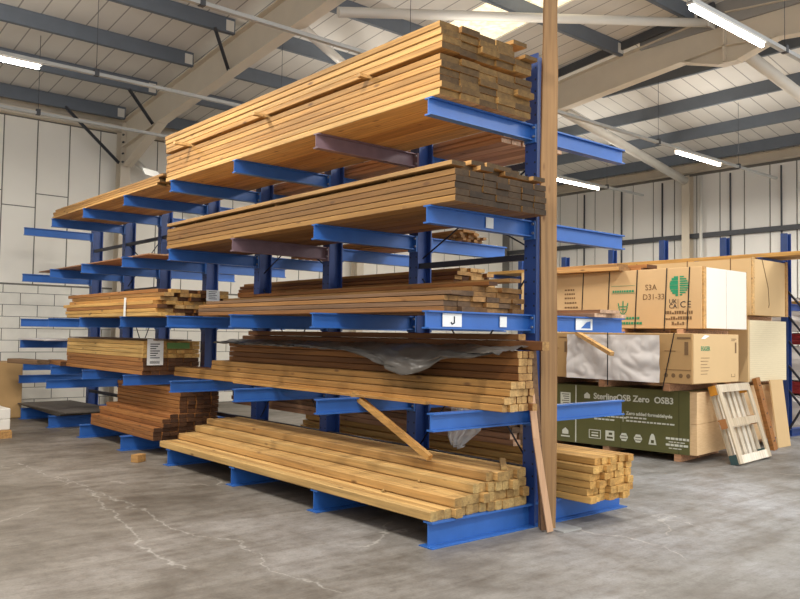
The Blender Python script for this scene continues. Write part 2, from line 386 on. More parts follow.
# purlins: each one its own length between frames, with white cleats
def purlin(p, q, label, ends=True, cleat=()):
    t = thing('roof_purlin', label, 'roof beam', p, 0, 'dark grey roof beams')
    p, q = Vector(p), Vector(q); d = q-p
    b = NEW(); L_ = d.length; side = Vector((0,1,0)) if abs(d.x) > abs(d.y) else Vector((1,0,0))
    bar(b, (0,0,.12), d+Vector((0,0,.12)), .012, .24)
    bar(b, side*.035+Vector((0,0,.008)), d+side*.035+Vector((0,0,.008)), .075, .016)
    bar(b, side*.035+Vector((0,0,.232)), d+side*.035+Vector((0,0,.232)), .075, .016)
    obj('channel', b, M['purlin'], t)
    for cpos in cleat:
        b = NEW(); c0 = d*cpos; n = d.normalized()*(-.09 if cpos > .5 else .09)
        pp = c0+n; s_ = -side*.014
        bx(b, *sorted((pp.x-.06*abs(d.normalized().x)-.008, pp.x+.06*abs(d.normalized().x)+.008)), *sorted((pp.y-.014, pp.y+.1)), .03, .2)
        obj('cleat', b, M['white_steel'], t)
ordn = ['first','second','third','fourth','fifth','sixth','seventh','eighth','ninth','tenth','eleventh','twelfth','thirteenth','fourteenth','fifteenth','sixteenth']
PY = (11.25, 9.75, 8.25, 6.8, 5.3, 3.75, 2.3)
for i, y in enumerate(PY):
    z = L(y)-.245
    purlin((-7.9, y, z), (.82, y, z), '%s dark roof beam from the back wall, bay left of the left frame' % ordn[i], cleat=(1,))
    purlin((1.04, y, z), (6.84, y, z), '%s dark roof beam from the back wall, bay between the cream frames' % ordn[i], cleat=(0, 1) if i > 3 else (0,))
for i, x in enumerate((7.12, 8.16, 9.5, 10.86, 12.1)):
    ymax = min(11.7, (x-4.83)/.6176-.25)
    z = H(x)-.24
    purlin((x, -1.9, z), (x, ymax, z), '%s dark roof beam out from the bracketed frame towards the right wall' % ordn[i])
# fly braces
for k, (p, q) in enumerate((((.45, 6.75, 6.25), (.88, 7.1, 5.78)), ((.3, 9.75, 5.95), (.88, 10.0, 5.45)), ((-.35, 11.2, 5.8), (.82, 11.5, 4.95)))):
    b = NEW(); bar(b, p, q, .05, .006); bar(b, Vector(p)+Vector((0,.022,-.022)), Vector(q)+Vector((0,.022,-.022)), .006, .05)
    tag(obj('knee_brace', b, M['darkrail']), 'dark angle brace between %s and left cream frame' % ['the fourth dark roof beam', 'the second dark roof beam', 'the dark roof beam nearest the wall'][k], 'brace', 'angle braces at the left frame')
# round wind bracing
for k, (p, q, r) in enumerate((((.95, 4.2, 5.85), (6.9, 2.08, 6.68), .07), ((1.0, 5.15, 5.93), (3.4, 6.7, 5.98), .07), ((1.05, 10.6, 5.42), (4.2, 9.6, 5.55), .06), ((1.1, 11.4, 5.0), (4.0, 11.5, 3.2), .06))):
    b = NEW(); tube(b, p, q, r, 14); t = tag(obj('bracing_tube', b, M['white_steel']), ['long white bracing tube spanning both cream roof frames behind the wooden post', 'short white bracing tube above the top timber stack, sloping down right', 'white bracing tube reaching right from the knee of the left frame', 'white bracing tube sloping down the back wall behind the top stack'][k], 'bracing tube', 'white bracing tubes')
    if k == 0:
        b = NEW(); bx(b, 6.7, 6.92, 2.06, 2.08, 6.58, 6.8); obj('end_plate', b, M['white_steel'], t)

# ------------------------------------------------------------------ lighting rails and strip lights
def rail_z(y): return 5.0
RAILS = [(-.17, -8, 11.3, 'lighting rail nearest the camera, over the aisle'), (3.3, -8, 11.8, 'lighting rail crossing above the top timber stack'), (6.4, -8, 11.6, 'lighting rail crossing in front of the left cream frame'), (9.0, -8, .9, 'lighting rail closest to the back wall')]
for y, x0, x1, lab in RAILS:
    t = thing('lighting_rail', 'long galvanised '+lab, 'lighting rail', (0, y, 5.0), 0, 'galvanised lighting rails')
    b = NEW(); bx(b, x0, x1, -.03, .03, -.022, .022); obj('trunking', b, M['galv'], t)
    x = x0+.75
    while x < x1:
        zt = (L(y) if y > 1.9 else 7.0+.105*(y-1.9))-5.0
        if x > 7.0: zt = min(zt, H(x)-5.0)
        b = NEW(); tube(b, (x, 0, .02), (x, 0, zt), .004, 5); bx(b, x-.03, x+.03, -.035, .035, -.03, .06); obj('hanger_wire', b, M['darkrail'], t); x += 2.9
LIGHTS = [(-.17, 3.0, 'bright strip light hanging over the cream frame at the top right'), (3.3, 8.62, 'strip light near the head of the right wall column'), (6.4, 9.05, 'strip light seen just right of the wooden post'), (6.4, -2.95, 'bright strip light at the left edge, over the back wall'), (3.3, -2.9, 'strip light at the top left corner, nearer the camera')]
for y, x, lab in LIGHTS:
    t = thing('strip_light', lab, 'strip light', (x, y, 5.0), 0, 'strip lights on the rails')
    b = NEW(); bx(b, -.8, .8, -.035, .035, -.05, -.024); obj('housing', b, M['white_steel'], t)
    b = NEW(); tube(b, (-.77, 0, -.078), (.77, 0, -.078), .028, 12); obj('lamp_tube', b, M['tube'], t)
for y in (-.17, 3.3, 6.4, -3.5):     # the same fittings' light, also those of the rows outside the frame
    for x in (-2.95, 3.0, 9.2):
        ld = bpy.data.lights.new('strip_glow', 'AREA'); ld.shape = 'RECTANGLE'; ld.size = 1.5; ld.size_y = .12; ld.energy = 120; ld.color = (1, .955, .88)
        lo = bpy.data.objects.new('strip_glow', ld); C.objects.link(lo); lo.location = (x, y, 4.86)
        l2 = bpy.data.lights.new('strip_upglow', 'AREA'); l2.shape = 'RECTANGLE'; l2.size = 1.5; l2.size_y = .12; l2.energy = 17; l2.color = ld.color
        lo = bpy.data.objects.new('strip_upglow', l2); C.objects.link(lo); lo.location = (x, y, 5.05); lo.rotation_euler = (PI, 0, 0)

# ------------------------------------------------------------------ the blue cantilever rack
YS = (0, 1.476, 2.955, 4.47, 5.90, 7.45, 8.9, 10.43)
ZL = dict(A=3.325, B=2.515, C=1.735, D=.975)
rack = thing('cantilever_rack', 'long blue double-sided cantilever rack holding the timber in the middle', 'storage rack')
AH = .135
def arm_mesh(length, m, sgn):
    c0 = .041 if sgn < 0 else .141
    b = NEW(); ibeam(b, (sgn*c0, 0, -AH/2), (sgn*length, 0, -AH/2), .075, AH, .009, .012)
    bx(b, *sorted((sgn*c0, sgn*(c0+.018))), -.06, .06, -AH-.02, -.001)
    return mesh('arm', b, m)
AM = {(k, s): arm_mesh(1.2126 if s < 0 else 1.27, M[k], s) for k in ('blue', 'blue_shaded', 'mauve') for s in (-1, 1)}
AM_D = arm_mesh(1.15, M['blue'], -1)
ARM = {}
for i, y in enumerate(YS):
    b = NEW(); ibeam(b, (.05,0,0), (.05,0,3.93), .13, .18, .012, .014, up=(1,0,0))
    col = obj('column', b, M['blue_shaded'], rack, loc=(0, y, 0))
    b = NEW()
    for k in range(36):
        for sx in (-.038, .138):
            bx(b, sx-.004, sx+.004, -.05, -.036, .3+k*.1, .316+k*.1); bx(b, sx-.004, sx+.004, .036, .05, .3+k*.1, .316+k*.1)
    bo = obj('bolt_hole_pattern', b, M['ink'], col)
    b = NEW(); ibeam(b, (-1.16, 0, .0925), (1.24, 0, .0925), .1, .185, .009, .012); bx(b, -1.18, 1.26, -.075, .075, 0, .008)
    obj('base_beam', b, M['blue'], rack, loc=(0, y, 0))
    for lv, z in ZL.items():
        for s in (-1, 1):
            if s > 0 and i > 5: continue
            k = 'mauve' if (s < 0 and (i, lv) in ((1, 'A'), (2, 'B'))) else 'blue'
            o = obj('arm', AM[(k, s)], None, rack, loc=(0, y, z)); ARM[(i, lv, s)] = o
            if s < 0 and lv == 'D': o.data = AM_D
            if k == 'mauve': o['label'] = 'arm in faded grey-pink primer'
            if i < 4 and s < 0:
                for dz in (-.03, -.105):
                    for dy in (-.047, .047):
                        b = NEW(); tube(b, (-.055, dy, dz), (-.075, dy, dz), .011, 6); obj('bolt', b, M['bolt'], o)
for i, z in ((7, 1.365), (7, .755), (6, .755)):
    obj('arm', AM[('blue', -1)], None, rack, loc=(0, YS[i], z))
for i in range(7):      # horizontal ties and crossed rods between the columns
    y0, y1 = YS[i]+.06, YS[i+1]-.06
    for z in ((2.22, 3.0, .45) if i in (0, 5) else (3.0, .45)):
        b = NEW(); bar(b, (.0, y0, z), (.0, y1, z), .05, .05); obj('tie_bar', b, M['rod'], rack)
    if i in (0, 2, 5):
        for za, zb_ in ((2.3, 3.0), (3.0, 2.3), (.5, 2.1), (2.1, .5)):
            b = NEW(); tube(b, (.03, y0, za), (.03, y1, zb_), .008, 6); obj('brace_rod', b, M['rod'], rack)
# paper labels stuck on the arms' webs (facing the near end)
def sticker(key, x, w, h, mark=None, dy=-.012):
    o = ARM[key]; b = NEW(); bx(b, x-w/2, x+w/2, dy-.004, dy, -AH/2-h/2, -AH/2+h/2); p = obj('paper_label', b, M['paper'], o); p['label'] = 'white paper label'
    if mark == 'J':
        b = NEW(); tube(b, (x+.02, dy-.006, -AH/2+.03), (x+.02, dy-.006, -AH/2-.02), .005, 5); tube(b, (x+.02, dy-.006, -AH/2-.02), (x-.005, dy-.006, -AH/2-.03), .005, 5); tube(b, (x-.005, dy-.006, -AH/2-.03), (x-.015, dy-.006, -AH/2-.015), .005, 5); obj('hand_mark', b, M['ink'], p)
    if mark == 'arrow':
        b = NEW(); v = [b.verts.new((x+a, dy-.006, -AH/2+c)) for a, c in ((-.05,-.035), (.09,-.035), (.09,.03), (.03,.02))]; b.faces.new(v); obj('arrow', b, M['blue'], p)
sticker((0,'C',-1), -.95, .2, .1, 'J'); sticker((0,'C',-1), -.38, .08, .085); sticker((0,'B',-1), -.55, .085, .085); sticker((0,'C',1), .68, .24, .1, 'arrow')

# ------------------------------------------------------------------ timber
PM = {}
def plank_mesh(kind, w, h, length):
    key = (kind, round(w,3), round(h,3), round(length,2))
    if key not in PM:
        b = NEW(); bx(b, -w/2, w/2, 0, length, 0, h)
        for f in b.faces:
            if abs(f.calc_center_median().y-length/2) > length*.45: f.material_index = 1
        bmesh.ops.bevel(b, geom=[e for e in b.edges if abs(e.verts[0].co.y-e.verts[1].co.y) > .1], offset=min(w, h)*.09, segments=1, affect='EDGES')
        PM[key] = mesh('plank', b, [SIDE[kind], END[kind]])
    return PM[key]
def plank(name, kind, w, h, length, x, y, z, label, group, rz=0., rx=0., ry=0., cat='timber'):
    o = bpy.data.objects.new(name, plank_mesh(kind, w, h, length)); C.objects.link(o)
    o.location = (x, y, z); o.rotation_euler = (rx, ry, rz); return tag(o, label, cat, group)
def stack(name, kind, x0, w, h, rows, y0, length, z0, phrase, group, jit=.02, gapx=.003, gapz=.0012, order=True, skew=.0, kinds=None, cat='timber'):
    """rows: list from the bottom up of (first column, number of columns)"""
    g = random.Random(hash(phrase) % 9999 if False else sum(map(ord, phrase)))
    tot = len(rows)
    for r, rw in enumerate(rows):
        c0, n = rw[0], rw[1]; dx = rw[2] if len(rw) > 2 else 0
        for c in range(n):
            x = x0+dx+(c0+c+.5)*(w+gapx); y = y0+g.uniform(-jit, jit)-(g.random() < .12)*jit*.8; z = z0+r*(h+gapz)
            kd = kinds(r, c, g) if kinds else kind
            lab = '%s board from the front, %s layer up, %s' % (ordn[c], ordn[r], phrase)
            plank(name, kd, w-.001, h-.0025, length, x, y, z, lab, group, rz=g.uniform(-1,1)*.0006+skew, cat=cat)

AT = {k: v+.001 for k, v in ZL.items()}
# A: top near stack
stack('timber_joist', 'joist', -1.2, .201, .051, [(0,5)]*6, -.12, 4.75, AT['A'], 'lower pack on the top near shelf', 'joists in the lower pack on the top shelf', jit=.018)
zA = AT['A']+6*.0522+.001
for k, y in enumerate((.75, 2.35, 4.0)):
    b = NEW(); bx(b, -1.3-.05*k, -.2, -.024, .024, 0, .026); o = obj('spacer_stick', b, SIDE['fencetop'], loc=(0, y, zA))
    tag(o, '%s spacer stick from the near end, poking out of the top stack' % ordn[k], 'spacer stick', 'spacer sticks in the top stack')
stack('timber_joist', 'joist', -1.2, .195, .051, [(0,5,-.01), (0,5,-.005), (0,4,-.015), (0,4,-.02)], -.14, 4.78, zA+.027, 'upper pack on the top near shelf', 'joists in the upper pack on the top shelf', jit=.03)
zA2 = zA+.027+4*.0522
plank('timber_joist', 'joist', .19, .04, 4.6, -.62, -.02, zA2+.002, 'loose joist tipped on the very top of the top near stack', None, rz=-.004)
plank('timber_joist', 'joist', .16, .035, 4.5, -.37, -.16, zA2+.002, 'loose joist overhanging at the back edge of the top near stack', None, rz=.004)
plank('timber_joist', 'joist', .15, .03, 4.6, -.28, -.2, zA+.027+2*.0532+.002, 'loose joist on the low back step of the top near stack', None)

# B: second shelf
zB = AT['B']
plank_b = [(0,7)]*5
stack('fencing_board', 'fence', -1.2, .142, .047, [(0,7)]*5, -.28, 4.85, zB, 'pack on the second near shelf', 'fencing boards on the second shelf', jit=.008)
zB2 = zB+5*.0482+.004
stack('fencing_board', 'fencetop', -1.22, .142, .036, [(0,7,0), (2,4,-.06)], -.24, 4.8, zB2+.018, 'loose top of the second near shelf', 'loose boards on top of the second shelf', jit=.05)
for k, y in enumerate((.5, 2.2, 3.9)):
    b = NEW(); bx(b, -1.17, -.18, -.02, .02, 0, .017); tag(obj('spacer_stick', b, SIDE['fence'], loc=(0, y, zB2)), '%s thin spacer stick from the near end, under the loose top of the second shelf' % ordn[k], 'spacer stick', 'spacer sticks on the second shelf')

# C: third shelf, mixed battens
zC = AT['C']
stack('roofing_batten', 'batten', -.98, .143, .041, [(0,6)]*3+[(1,5), (2,4,.02)], .03, 4.1, zC, 'mixed pack on the third near shelf', 'battens on the third shelf', jit=.03, kinds=lambda r, c, g: g.choice(['batten', 'batten', 'board', 'old']))
plank('roofing_batten', 'old', .11, .03, 4.0, -.912, -.02, zC+3*.0422+.003, 'long weathered board on the front step of the third near shelf', None)
plank('roofing_batten', 'browned', .1, .03, 3.9, -.55, -.06, zC+5*.0422+.003, 'reddish board lying on top of the third near shelf pack', None, rz=.012)
plank('roofing_batten', 'pink', .08, .02, 2.6, -.2, .6, zC+5*.0422+.003, 'pale thin board on top of the third near shelf pack', None, rz=-.03)
plank('roofing_batten', 'board', .13, .03, 3.3, -.34, -.1, zC+5*.0422+.036, 'short pale board topping the third near shelf pack', None, rz=.0)

# D: fourth shelf, narrow studs
zD = AT['D']
kd = lambda r, c, g: ('studpale' if r < 2 and c < 2 else ('stud' if g.random() < .75 else 'studpale'))
stack('timber_stud', 'stud', -.64, .057, .057, [(0,6)]*2, -.25, 5.75, zD, 'bottom of the fourth near shelf', 'studs on the fourth shelf', jit=.025, kinds=kd)
stack('timber_stud', 'stud', -.64, .057, .057, [(1,5,.0), (1,5)], -.26, 4.85, zD+2*.0582, 'middle of the fourth near shelf', 'studs on the fourth shelf', jit=.02, kinds=kd)
stack('timber_stud', 'stud', -.64, .057, .057, [(3,3,-.0)]*4, -.24, 4.6, zD+4*.0582, 'top of the fourth near shelf', 'studs on the fourth shelf', jit=.012)
plank('timber_stud', 'stud', .085, .07, 4.6, -.27, -.36, zD+8*.0582+.003, 'long brown batten on the fourth near shelf reaching the wooden post', None, rz=.008)
plank('timber_stud', 'browned', .08, .075, 4.5, -.175, -.2, zD+8*.0582+.003, 'thick brown batten behind the long one on the fourth near shelf', None)
plank('timber_stud', 'stud', .085, .05, 4.3, -.25, -.1, zD+8*.0582+.08, 'uppermost brown batten on the fourth near shelf, under the arms above', None)
plank('timber_stud', 'studpale', .06, .022, 3.2, -.67, .55, zD-.0+2*.0582+.002-.116, 'thin pale strip along the front of the fourth near shelf', None, rz=.01)
for k, (x, y, z, a) in enumerate(((-.52, 1.35, zD+6.2*.0582, .1), (-.56, .95, zD+4.4*.0582, .06), (-.62, .9, zD+2.5*.0582, .05))):
    pass

# tarp draped over the fourth shelf
b = NEW(); N, K = 64, 16; g = random.Random(5)
ed = [(4.35,1.425),(3.7,1.42),(3.0,1.41),(2.2,1.41),(1.7,1.39),(1.3,1.33),(1.05,1.24),(.84,1.2),(.6,1.25),(.4,1.36),(.05,1.38),(-.24,1.43)]
def low(y):
    for (ya, za), (yb, zb_) in zip(ed, ed[1:]):
        if yb <= y <= ya: return za+(zb_-za)*(ya-y)/(ya-yb)
    return 1.4
def wob(y, k): return .018*math.sin(7*y+k*.9)+.012*math.sin(17*y+2.1*k)+.01*math.sin(3.1*k+y*5)
grid = []
ztop = zD+8*.0582+.006
for i in range(N+1):
    y = 4.35-(4.59)*i/N; rowv = []
    for j in range(K+1):
        t = j/K
        if t < .3: x = -.33-.15*(t/.3); z = ztop+.012+abs(wob(y, j))*.5
        else:
            s_ = (t-.3)/.7; z = ztop-(ztop-low(y))*s_; x = -.49-.16*s_**.7-.05*math.sin(PI*s_)-abs(wob(y, j))*1.3
            if low(y) < 1.25: x -= .06*s_
        rowv.append(b.verts.new((x, y, z+wob(y*1.3, j+3)*.3)))
    grid.append(rowv)
for i in range(N):
    for j in range(K):
        b.faces.new((grid[i][j], grid[i+1][j], grid[i+1][j+1], grid[i][j+1])).smooth = True
tag(obj('plastic_tarp', b, M['tarp']), 'crumpled grey plastic sheet draped over the brown studs on the fourth shelf', 'plastic sheet')
# clear film under D
def rag(name, pts, wid, m, seed, label, cat):
    g = random.Random(seed); b = NEW(); rows = []; n = 12
    for i, (p, w) in enumerate(zip(pts, wid)):
        r_ = []
        for j in range(n+1):
            t = j/n-.5; r_.append(b.verts.new((p[0]+.05*math.sin(j*1.9+i*.8)+g.uniform(-.012,.012), p[1]+t*w, p[2]+g.uniform(-.012,.012)+.02*math.sin(j*1.3))))
        rows.append(r_)
    for i in range(len(rows)-1):
        for j in range(n): b.faces.new((rows[i][j], rows[i][j+1], rows[i+1][j+1], rows[i+1][j])).smooth = True
    bmesh.ops.solidify(b, geom=b.faces[:], thickness=.002)
    o = obj(name, b, m); return tag(o, label, cat)
rag('clear_film', [(-.16,.62,.96), (-.17,.6,.88), (-.15,.62,.8), (-.14,.66,.72), (-.16,.7,.64), (-.15,.72,.57)], (.3,.26,.3,.34,.24,.12), M['clear_plastic'], 4, 'clear plastic wrap hanging under the fourth shelf beside the near column', 'plastic wrap')

# base: near front posts
cols = [(0,14), (3,11), (6,8), (8,6)]
stack('timber_post', 'post', -1.16, .073, .074, cols, -.03, 4.72, .187, 'stepped floor-level near stack', 'posts in the near floor-level stack', jit=.03)
zP = .187+.0752
for k, (x, y, z, a, ln) in enumerate(((-.55, -.12, .187+4*.0752, .5, .0), (-.98, .75, zP, -.9, .42), (-.95, 3.05, zP, -.95, .5), (-.72, .6, zP+.0752, -1.1, .35))):
    if not ln: continue
    plank('broken_lath', 'post', .018, .012, ln, x, y, z+.001, 'thin broken lath lying on the %s' % ['', 'lower front step of the near floor stack', 'front posts near the far end of the floor stack', 'second step of the near floor stack'][k], None, rz=a, cat='lath')
plank('broken_lath', 'post', .05, .02, .5, -.36, -.02, .187+4*.0752+.001, 'short flat offcut on top of the near floor stack', None, rz=-.8, cat='lath')
# leaning batten
b = NEW(); bar(b, (-0.69, 1.55, 1.0), (-0.593, .6, 0.526), .05, .05); tag(obj('leaning_batten', b, SIDE['studpale']), 'square batten leaning from the fourth shelf down onto the floor stack', 'batten')

# rear base (right of the post)
stack('timber_beam', 'lowrail', .32, .082, .06, [(0,7)]*4+[(0,7,.02), (1,6,.0)], -.34, 4.3, .187, 'floor-level stack right of the wooden post', 'beams in the floor stack right of the post', jit=.035)
# long browned stack behind the front floor stack
stack('timber_plank', 'old', .24, .1, .055, [(1,5)]*5, .55, 5.2, .187+6*.0612+.004, 'brown stack behind the near floor stack', 'planks behind the near floor stack', jit=.04, kinds=lambda r, c, g: g.choice(['old', 'stud', 'old', 'pink']))

# second run of the rack, further along
stack('timber_board', 'board', -1.2, .118, .03, [(0,9)]*4+[(1,7,.03), (3,4,.0)], 4.84, 4.05, AT['A'], 'top shelf in the farther bay', 'boards on the top shelf of the farther bay', jit=.06, kinds=lambda r, c, g: g.choice(['board', 'joist']))
plank('timber_board', 'board', .11, .028, 3.9, -.9, 5.0, AT['A']+5*.0312+.002, 'loose board on top of the farther bay top shelf, twisted forward', None, rz=.03)
plank('timber_board', 'board', .1, .028, 3.4, -.45, 5.5, AT['A']+6*.0312+.002, 'loose board on top of the farther bay top shelf, toward the back', None, rz=-.025)
b = NEW(); bx(b, -.11, .11, -.07, .07, 0, .004); o = obj('paper_sheet', b, M['paper'], loc=(-1.1, 5.3, AT['A']+5*.0312+.06)); o.rotation_euler = (.8, .1, .1); tag(o, 'white paper ticket on the farther bay top boards', 'ticket')
# B2: thin sheets
for k, (x, w, m) in enumerate(((-.85, .5, 'pink'), (-.4, .35, 'board'))):
    plank('thin_sheet', m, w, .016, 4.6, x, 5.3+k*.3, AT['B'], '%s on the second shelf of the farther bay' % ['wide pale thin sheet at the front', 'narrow pale thin sheet at the back'][k], None, cat='sheet')
plank('thin_sheet', 'pink', .14, .05, .9, -.6, 5.35, AT['B']+.017, 'pale short board end on the farther bay second shelf', None, cat='sheet')
# C2
stack('pallet_board', 'lowrail', -1.2, .125, .047, [(0,8)]*4+[(0,7,.06)]*3, 4.86, 3.3, AT['C'], 'third shelf in the farther bay', 'boards on the third shelf of the farther bay', jit=.07, kinds=lambda r, c, g: g.choice(['lowrail', 'browned', 'studpale']))
b = NEW(); bx(b, -.09, .09, -.004, 0, -.07, .07); o = obj('stock_ticket', b, M['paper'], loc=(-.48, 4.775, AT['C']+.27)); tag(o, 'white printed ticket on the ends of the farther third shelf boards', 'ticket')
b = NEW()
for k in range(5): bx(b, -.06, .05-.02*(k%2), -.006, -.004, .045-.022*k, .052-.022*k)
obj('print', b, M['ink'], o)
b = NEW(); bar(b, (-1.215, 5.75, AT['C']+.24), (-1.215, 5.76, AT['C']+.0), .05, .01, up=(1,0,0)); tag(obj('loose_strap', b, M['paper']), 'pale strap hanging down the front of the farther third shelf', 'strap')
# D2
stack('treated_rail', 'browned', -.97, .11, .055, [(0,7)]*8, 5.72, 3.0, AT['D'], 'fourth shelf in the farther bay', 'rails on the fourth shelf of the farther bay', jit=.02, kinds=lambda r, c, g: 'lowrail' if r > 3 else 'browned')
b = NEW(); bx(b, -.11, .11, -.004, 0, -.17, .17); o = obj('stock_ticket', b, M['paper'], loc=(-.82, 5.685, AT['D']+.3)); tag(o, 'tall white ticket on the dark ends of the farther fourth shelf', 'ticket')
b = NEW()
for k in range(7): bx(b, -.07, .06-.025*(k%3), -.006, -.004, .1-.03*k, .112-.03*k)
for k in range(9): bx(b, -.07+k*.015, -.062+k*.015, -.006, -.004, -.15, -.115)
obj('print', b, M['ink'], o)
b = NEW(); bx(b, -.16, .16, -.005, 0, -.035, .045); tag(obj('green_wrap', b, M['green_tag'], loc=(-.5, 5.685, AT['D']+.38)), 'green plastic strip beside the tall white ticket', 'strip')
plank('thin_sheet', 'old', .5, .016, 3.2, -.6, 5.6, AT['D']+8*.0562+.003, 'dark thin board topping the farther fourth shelf', None, rz=.02, cat='sheet')
# base2
stack('treated_plank', 'browned', -1.02, .105, .052, [(0,8)]*3+[(1,7)]*2+[(2,6)]*1, 5.2, 2.2, .187, 'floor-level stack in the farther bay, lower half', 'planks in the floor stack of the farther bay', jit=.02)
stack('treated_plank', 'browned', -.66, .105, .052, [(0,5)]*6, 5.25, 2.1, .187+6*.0532, 'floor-level stack in the farther bay, upper half', 'planks in the floor stack of the farther bay', jit=.02)
# far end, dark sheets on the floor and wrapped boards
for k in range(4):
    plank('weathered_sheet', 'old', .95, .018, 2.2, -.6+.01*k, 8.75-.08*k, .187+k*.0195, '%s grey weathered sheet up in the low pile at the far rack end' % ordn[k], 'weathered sheets at the far end', rz=.03*(k-1), cat='sheet').data = mesh('sheet', (lambda q: (bx(q, -.47, .47, 0, 2.2, 0, .018), q)[1])(NEW()), M['dark_ply'])
plank('offcut_board', 'old', .22, .075, 1.0, -1.16, 9.25, .98, 'weathered board jutting forward at the far rack end, fourth shelf', None, rz=.2)
plank('offcut_board', 'browned', .2, .07, .95, -.95, 8.75, .98, 'brown board behind the jutting weathered board, fourth shelf', None, rz=-.1)
b = NEW(); bx(b, -1.2, -.4, 9.1, 10.6, 1.368, 1.40); tag(obj('wrapped_board', b, M['white_film'], bevel=.008), 'white wrapped flat board on the small extra arm at the far rack end', 'board')

# rear side stacks seen through the rack
stack('rear_board', 'pink', .2, .13, .045, [(0,6)]*3, .55, 4.6, AT['A'], 'rear side top shelf', 'boards on the rear side top shelf', jit=.06)
stack('bundled_stick', 'board', .45, .05, .03, [(0,8), (0,8), (1,6), (2,4)], 1.4, 3.0, AT['B'], 'rear bundle on the second shelf', 'sticks in the rear bundle', jit=.06)
stack('rear_board', 'browned', .3, .1, .04, [(0,5)]*11+[(1,3)], 1.25, 4.3, AT['C'], 'rear side third shelf', 'boards on the rear side third shelf', jit=.05, kinds=lambda r, c, g: g.choice(['browned', 'stud', 'studpale']))
stack('pale_lath', 'pink', .28, .16, .018, [(0,6)]*2, -.15, 2.2, AT['C']+.001-.0, 'rear third shelf right of the post', 'pale boards right of the post', jit=.05) if False else None
for k in range(3):
    plank('pale_board', 'pink', .17, .034, 1.5, .8+.2*k, -.1+.03*k, AT['C'], '%s pink-tinged board from the left on the rear arm right of the post' % ordn[k], 'pink-tinged boards right of the post')
plank('pale_board', 'pink', .3, .03, 1.4, .92, -.12, AT['C']+.036, 'upper pink-tinged board on the rear arm right of the post', None)

# wooden post with pale lath beside it
b = NEW(); g = random.Random(3); secs = []
for k in range(24):
    z = 4.88*k/23; w = .066 if z < 3.75 else (.066-.011*min(1, (z-3.75)/.2)); dx = .006*math.sin(z*1.7)-.012*max(0, min(.3, z-3.75))
    secs.append([b.verts.new((sx*(w+g.uniform(-.002,.002))+dx, sy*(.024+g.uniform(-.002,.002)), z)) for sx, sy in ((-1,-1),(1,-1),(1,1),(-1,1))])
for a, c in zip(secs, secs[1:]):
    for i in range(4): b.faces.new((a[i], a[(i+1)%4], c[(i+1)%4], c[i]))
b.faces.new(secs[0][::-1]); b.faces.new(secs[-1])
o = obj('wooden_post', b, M['upright_wood'], loc=(-.005, -.165, .012)); o.rotation_euler = (0, .0, -.62); tag(o, 'tall rough wooden post standing at the near end of the blue rack', 'post')
b = NEW(); bx(b, -.06, .17, -.12, .12, 0, .011); o = obj('floor_plate', b, M['galv'], loc=(.05, -.22, 0)); tag(o, 'flat grey plate under the foot of the wooden post', 'plate')
b = NEW(); pts = [(-.252, -.2, 1.1), (-.235, -.24, .75), (-.183, -.26, .43), (-.093, -.27, .013)]
for p, q in zip(pts, pts[1:]): bar(b, p, q, .052, .018, up=(-.5, -1, 0))
tag(obj('bent_lath', b, M['lath']), 'pale bent lath leaning at the left of the wooden post', 'lath')
b = NEW(); bar(b, (-.145, -.125, 1.45), (-.1, -.21, .014), .045, .03, up=(-.5, -1, 0)); tag(obj('dark_lath', b, SIDE['old']), 'dark lath between the pale bent lath and the wooden post', 'lath')
b = NEW(); bx(b, -.075, .075, -.05, .05, 0, .09); o = obj('wood_offcut', b, [SIDE['board']], bevel=.004, loc=(-1.33, 4.9, 0)); o.rotation_euler = (0,0,.5); tag(o, 'small wood offcut lying on the floor before the farther bay', 'offcut')

# ------------------------------------------------------------------ packs of sheets on the right
def sheet_mat(name, ca, cb, pitch):
    s = NB(name); v = s.coords((1,1,1), rnd=False); sp = s.n('ShaderNodeSeparateXYZ'); s.l(v, sp.inputs[0])
    mu = s.n('ShaderNodeMath', operation='MULTIPLY'); mu.inputs[1].default_value = 1/pitch; s.l(sp.outputs[2], mu.inputs[0])
    fr = s.n('ShaderNodeMath', operation='FRACT'); s.l(mu.outputs[0], fr.inputs[0])
    g = s.noise(s.coords((3, 3, 30), rnd=False), 2.2, 5)
    col = s.mix(g, lin(ca), lin(cb)); col = s.mix(.7, col, s.ramp(fr.outputs[0], [(0, (.6,.55,.48)), (.14, WHITE)]), 'MULTIPLY')
    s.base(col); s.set(Roughness=.8); return s.m
M['osb'] = sheet_mat('osb_edges', (216,176,126), (240,208,162), .018)
M['mdf'] = sheet_mat('pale_edges', (214,198,160), (230,216,184), .03)
M['carton'] = plain('carton', (184,147,97), .75, var=.08, scale=3)
M['carton_tan'] = plain('carton_tan', (202,168,122), .75, var=.06, scale=3)
M['carton_light'] = plain('carton_light', (208,176,128), .72, var=.05, scale=3)
M['olive'] = plain('olive_wrap', (104, 104, 62), .42, var=.12, scale=3)
M['olive_dark'] = plain('olive_fold', (88, 88, 52), .45)
M['white_board'] = plain('white_board', (230,225,214), .45, var=.03)
M['bearer'] = SIDE['pink']

def bearers(t, z0, z1, ys, m=None):
    for y in ys:
        one('bearer', t, m or M['bearer'], .0, 1.22, y-.045, y+.045, z0, z1)
